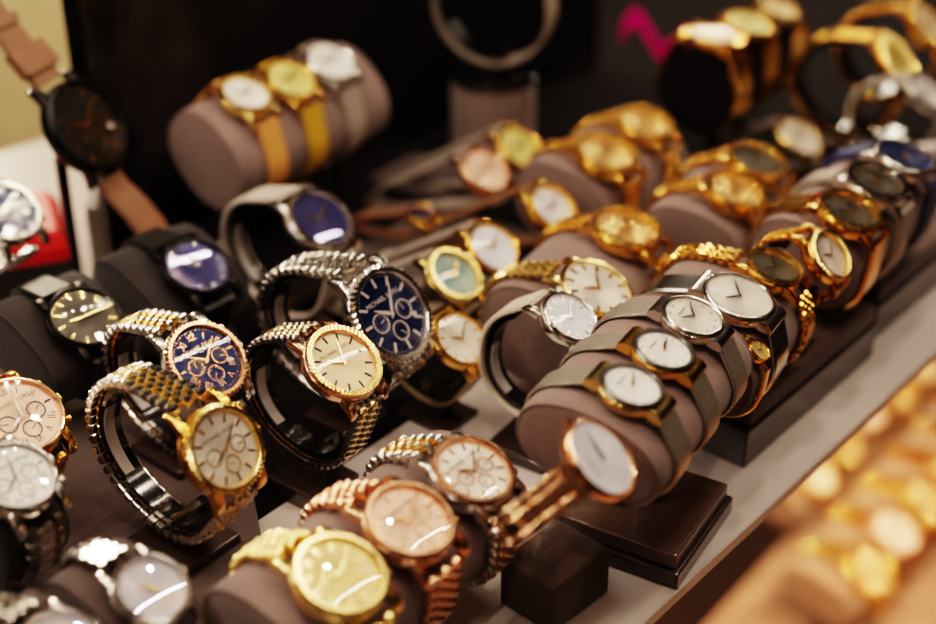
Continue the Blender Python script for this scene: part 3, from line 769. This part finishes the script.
MB().lathe([(14, 0), (14, 1.5), (4, 2.4), (3.5, 5)], 24).build('base', M['gloss'], hl)

# ------------------------------------------------------------------ back right: black roll with gold watches, gold ring watch
k7 = Cushion('black roll cushion wrapped by broad gold watches at the back', 712, 38, 92, 52, 24, 24, 0, 4, T=8, e0=11, e1=14, mat='cloth', e=2.0)
kw = dict(T=8, marks='none', lod=2, band='meshband', c1='gold', lug='bar')
k7.watch('broad gold bangle watch with copper dial on the front of the black roll', 0, 6, r=14, case='gold', dial='rose', bw=20, th=1.8, **kw)
k7.watch('gold bangle watch with olive dial, second on the black roll', 32, 14, r=14, case='gold', dial='lime', bw=17, th=1.8, **kw)
k7.watch('pale gold watch, third and last on the black roll', 63, 18, r=13, case='pgold', dial='cream', bezel='stones', bw=16, th=1.8, **kw)
k7.finish(base='leg', zbase=ZM, legs=(16, 46))
stand_watch('gold bracelet ring watch with pale green dial at the back right', 'dark C holder inside the back right gold ring watch', 894, 62, 62, 60, 48, a=30, b=27, alpha=30, hb=8, bsize=(22, 24), zbase=ZM, tagged=False,
    r=17, T=9, case='gold', dial='lime', bezel='stones', band='beads', c1='gold', bw=15, marks='none', th=3, lod=1)
stand_watch('large gold watch with pale dial in the top right corner', 'dark holder inside the top right corner watch', 928, 28, 78, 56, 40, a=27, b=25, alpha=20, zbase=ZM, hb=6, bsize=(22, 24), tagged=False, r=17, case='gold', dial='cream', bezel='coin', band='jubilee', c1='gold', bw=15, marks='none', lod=2)
lay_watch('pale watch with gold buckle lying behind the right of centre cushion', 798, 140, 28, 52, 30, a=20, b=8, r=15, case='pgold', dial='silver', band='strap', c1='gleather', bw=13, marks='none', lod=2)
stand_watch('silver bracelet watch with pearly dial at the right edge above the white rail', 'dark holder inside the silver watch above the white rail', 925, 96, 60, 56, 36, a=22, b=18, alpha=20, hb=5, bsize=(20, 22), tagged=False, r=14, case='steel', dial='pearl', bezel='stones', band='jubilee', c1='steel', bw=13, marks='none', lod=2)
wb = at(935, 150, 40)
r_ = empty('price_rail', wb - ZV * (40 - ZM)); tag(r_, 'short white rail at the right edge above the far right cushion', 'rail')
bevel(MB().box((0, 0, 40), (30, 4, 4), Matrix.Rotation(math.radians(15), 3, 'Z')).build('rail_bar', M['white'], r_, 0), 2, 3)
for s_ in (-20, 20): MB().rod((s_ * .966, s_ * .259, 0), (s_ * .966, s_ * .259, 37), 2).build('post', M['steel'], r_)
# magenta ribbon at the top
rbp = at(655, 18, 60); rib = MB()
rib.loops([[rbp - rbp + Vector((-22 + i * 4, 6 * math.sin(i * .9), 40 + 12 * math.sin(i * .6) + z * .6 + dz)) for z, dz in ((0, 0), (22, 0), (22, .8), (0, .8))] for i in range(12)])
M['magenta'] = simple('magenta_satin', (.75, .01, .35), .35)
o = rib.build('ribbon', M['magenta']); o.location = Vector((rbp.x, rbp.y, 0)) * S; tag(o, 'magenta satin ribbon at the back behind the black roll', 'ribbon')

# ------------------------------------------------------------------ left edge: red box with watch, open brown strap watch
rc = at(5, 256, 20)
bx = empty('gift_box', (rc.x, rc.y, 0)); tag(bx, 'red textured box with dark base at the left edge', 'box')
m, nt, b = newmat('red_leatherette'); v = noise(nt, 700.); b.inputs['Base Color'].default_value = (.72, .012, .012, 1); b.inputs['Roughness'].default_value = .45; bump(nt, b, v.outputs['Fac'], .5)
M['red'] = m
rr = Matrix.Rotation(math.radians(20), 3, 'Z')
bevel(MB().box((0, 0, 13), (32, 28, 13), rr).build('base', M['dsuede'], bx, 0), 1)
bevel(MB().loops([[rr @ Vector((x * k, y * k, z)) for x, y in ((-32, -28), (32, -28), (32, 28), (-32, 28))] for k, z in ((1, 26.05), (1, 34), (.86, 42))]).build('cushion_top', M['red'], bx, 0), 1.5)
lay_watch('steel chronograph with navy dial on the red box at left edge', 4, 215, 74, 52, 34, a=20, b=12, alpha=20, r=17, T=10, case='dsteel', case2='steel', dial='blue', bezel='coin', band='three', c1='dsteel', c2='steel', bw=18, subs=3, markmat='steel', handmat='steel', lod=0)

P1 = at(84, 127, 94); X1, U1, N1 = face_axes(66, 58)
up = [(27, -3.5), (36, -5), (52, -8), (72, -11), (95, -13), (125, -14)]
w1 = make_watch('black watch with gilt dial on an open tan brown leather strap', frame(X1, U1, N1, P1), None, r=24.2, T=12, case='black', dial='black', bezel='plain', band='strap', c1='brleather', bw=21, marks='bar', lod=1, markmat='gold', handmat='gold', subs=3, th=3.4, path=up, hands=(10, 8))
dn = [(-27, -3.5), (-35, -3), (-46, 1), (-60, 3), (-75, 2), (-88, -3)]
strap(dn[::-1], 18, 20, 3.4).build('strap', M['brleather'], w1)
kk = MB(); kk.box((0, 40, -5), (12.2, 7, 2.8), Matrix.Rotation(-.2, 3, 'X')); kk.build('keeper', M['brleather'], w1)
q = P1 - N1 * 7 - X1 * 14
ws = empty('watch_easel', (q.x, q.y, 0)); tag(ws, 'slim dark upright behind the open brown strap watch', 'watch stand')
MB().rod((0, 0, 2), (0, 0, q.z - 8), 3, 12).build('post', M['gloss'], ws); MB().lathe([(8, 0), (8, 2), (4, 3.2)], 32).build('base', M['gloss'], ws)
gp = at(104, 281, 0)
gs = empty('grey_divider', gp); tag(gs, 'narrow grey divider strip beside the white counter at left', 'divider')
bevel(MB().box((0, 0, 26), (3.5, 18, 26), Matrix.Rotation(math.radians(12), 3, 'Z')).build('strip', M['gleather'], gs, 0), 1)

# ================================================================== lower shelf: gold watches on soft rolls
lab = 'out of focus gold watch lying on the lower shelf beyond the white shelf edge'
X, U, N = face_axes(52, 25); P0 = at(812, 474, lz + 58)
for k, (px, py, n, nm) in enumerate(((812, 474, 6, 'tan velvet roll on the lower shelf nearest the white shelf edge'), (*pix(P0 + B0 * 86 - A0 * 80), 8, 'tan velvet roll on the lower shelf, second from the white shelf edge'))):
    rl = Cushion(nm, px, py, lz + 58, 52, 30, 17, 10, 25, T=10, e0=30, e1=30, mat='tan')
    for i in range(n):
        kw = [dict(case='gold', dial='cream', c1='gold'), dict(case='gold', dial='amber', c1='pgold'), dict(case='rose', dial='rose', c1='gold'), dict(case='gold', dial='amber', c1='gold')][(i + k) % 4]
        rl.watch(lab, i * 50, 25 + random.uniform(-6, 10), r=20.5 + random.uniform(-1.5, 1.5), T=10, band='jubilee', bw=21, marks='none', lod=2, group='blurred gold watches on the lower shelf', bezel='coin', **kw)
    rl.finish(base='leg', zbase=lz)
tp = P0 + B0 * 172 + A0 * 40; tp.z = lz
tt = empty('light_border', tp); tag(tt, 'light tan padded border along the lower shelf front', 'border')
bevel(MB().box((0, 0, 8), (200, 16, 8), Matrix.Rotation(math.radians(66), 3, 'Z')).build('pad', M['tanlight'], tt, 0), 5, 3)

# ================================================================== lights
def area(name, loc, target, w, h, power, col=(1, .82, .62), roll=None):
    l = bpy.data.lights.new(name, 'AREA'); l.shape = 'RECTANGLE'; l.size = w * S; l.size_y = h * S; l.energy = power; l.color = col
    o = bpy.data.objects.new(name, l); COL.objects.link(o)
    z = (Vector(loc) - Vector(target)).normalized(); x = (roll or A0); x = (x - z * x.dot(z)).normalized(); y = z.cross(x)
    o.matrix_world = frame(x, y, z, loc); return o
def spot(name, loc, r, power, col=(1, .80, .58)):
    l = bpy.data.lights.new(name, 'POINT'); l.energy = power; l.shadow_soft_size = r * S; l.color = col
    o = bpy.data.objects.new(name, l); COL.objects.link(o); o.location = Vector(loc) * S; return o
cen = Vector((20, 560, 40))
area('led_strip_front', cen + Vector((200, -60, 620)), cen, 1100, 7, 1.5)
area('rear_highlight_strip', (120, 1330, 420), cen, 1000, 10, 2.6)  # unseen rear light, added to put highlights on band tops and edges
area('led_strip_left', cen + Vector((-420, -40, 560)), cen, 900, 10, 2.0, (1, .84, .68))
for i in range(14):                                       # a row of small lamps under the top of the case
    spot('row_lamp', cen + Vector((-60, 200, 640)) + A0 * (i - 7) * 55, 4, .42)
for i, (x, y, z, e) in enumerate(((-60, 330, 900, 2.6), (240, 760, 850, 3.3), (-330, 560, 800, 1.2), (340, 300, 820, 2.0))):  # last spot is an extra fill, added for the front right sides
    spot('ceiling_spot', (x, y, z), 18, e, (1, .77, .62))
for t in (120, 300, 480, 660):                            # unseen lights added under the shelf edge to brighten the shelf below
    spot('under_shelf_fill', E0 + EA * t - EB * 26 - ZV * 40, 12, 3.3, (1, .68, .42))
spot('far_lamp', (-600, 1500, 400), 40, 22)

# world: dim warm shop interior; bright noise patches added overhead for metals to reflect
w = bpy.data.worlds.new('shop'); SC.world = w; w.use_nodes = True; nt = w.node_tree
bg = nt.nodes['Background']; tc = nt.nodes.new('ShaderNodeTexCoord')
n = nt.nodes.new('ShaderNodeTexNoise'); n.inputs['Scale'].default_value = 3.2; n.inputs['Detail'].default_value = 3
nt.links.new(tc.outputs['Generated'], n.inputs['Vector'])
r = nt.nodes.new('ShaderNodeValToRGB'); e = r.color_ramp.elements
e[0].position = .46; e[0].color = (.010, .007, .006, 1); e[1].position = .72; e[1].color = (2.2, 1.4, .8, 1)
x = e.new(.56); x.color = (.07, .045, .032, 1)
nt.links.new(n.outputs['Fac'], r.inputs['Fac'])
sx = nt.nodes.new('ShaderNodeSeparateXYZ'); nt.links.new(tc.outputs['Generated'], sx.inputs[0])
mr = nt.nodes.new('ShaderNodeMapRange'); mr.inputs['From Min'].default_value = .35; mr.inputs['From Max'].default_value = .75; mr.inputs['To Min'].default_value = .06
nt.links.new(sx.outputs['Z'], mr.inputs['Value'])
mxw = nt.nodes.new('ShaderNodeMix'); mxw.data_type = 'RGBA'; mxw.inputs[6].default_value = (.012, .008, .007, 1)
nt.links.new(mr.outputs['Result'], mxw.inputs[0]); nt.links.new(r.outputs['Color'], mxw.inputs[7]); nt.links.new(mxw.outputs[2], bg.inputs['Color']); bg.inputs['Strength'].default_value = .7

# ================================================================== camera
cd = bpy.data.cameras.new('camera'); co = bpy.data.objects.new('camera', cd); COL.objects.link(co); SC.camera = co
cd.sensor_width = 36; cd.lens = 36 * FPX / 936; cd.clip_start = .02; cd.clip_end = 50
co.location = (0, 0, CAMH * S); co.rotation_euler = (PI / 2 - PITCH, 0, 0)
cd.dof.use_dof = True; cd.dof.focus_distance = .622; cd.dof.aperture_fstop = cd.lens / 18.0; cd.dof.aperture_blades = 9
SC.view_settings.view_transform = 'Filmic'; SC.view_settings.look = 'High Contrast'; SC.view_settings.exposure = 0.38
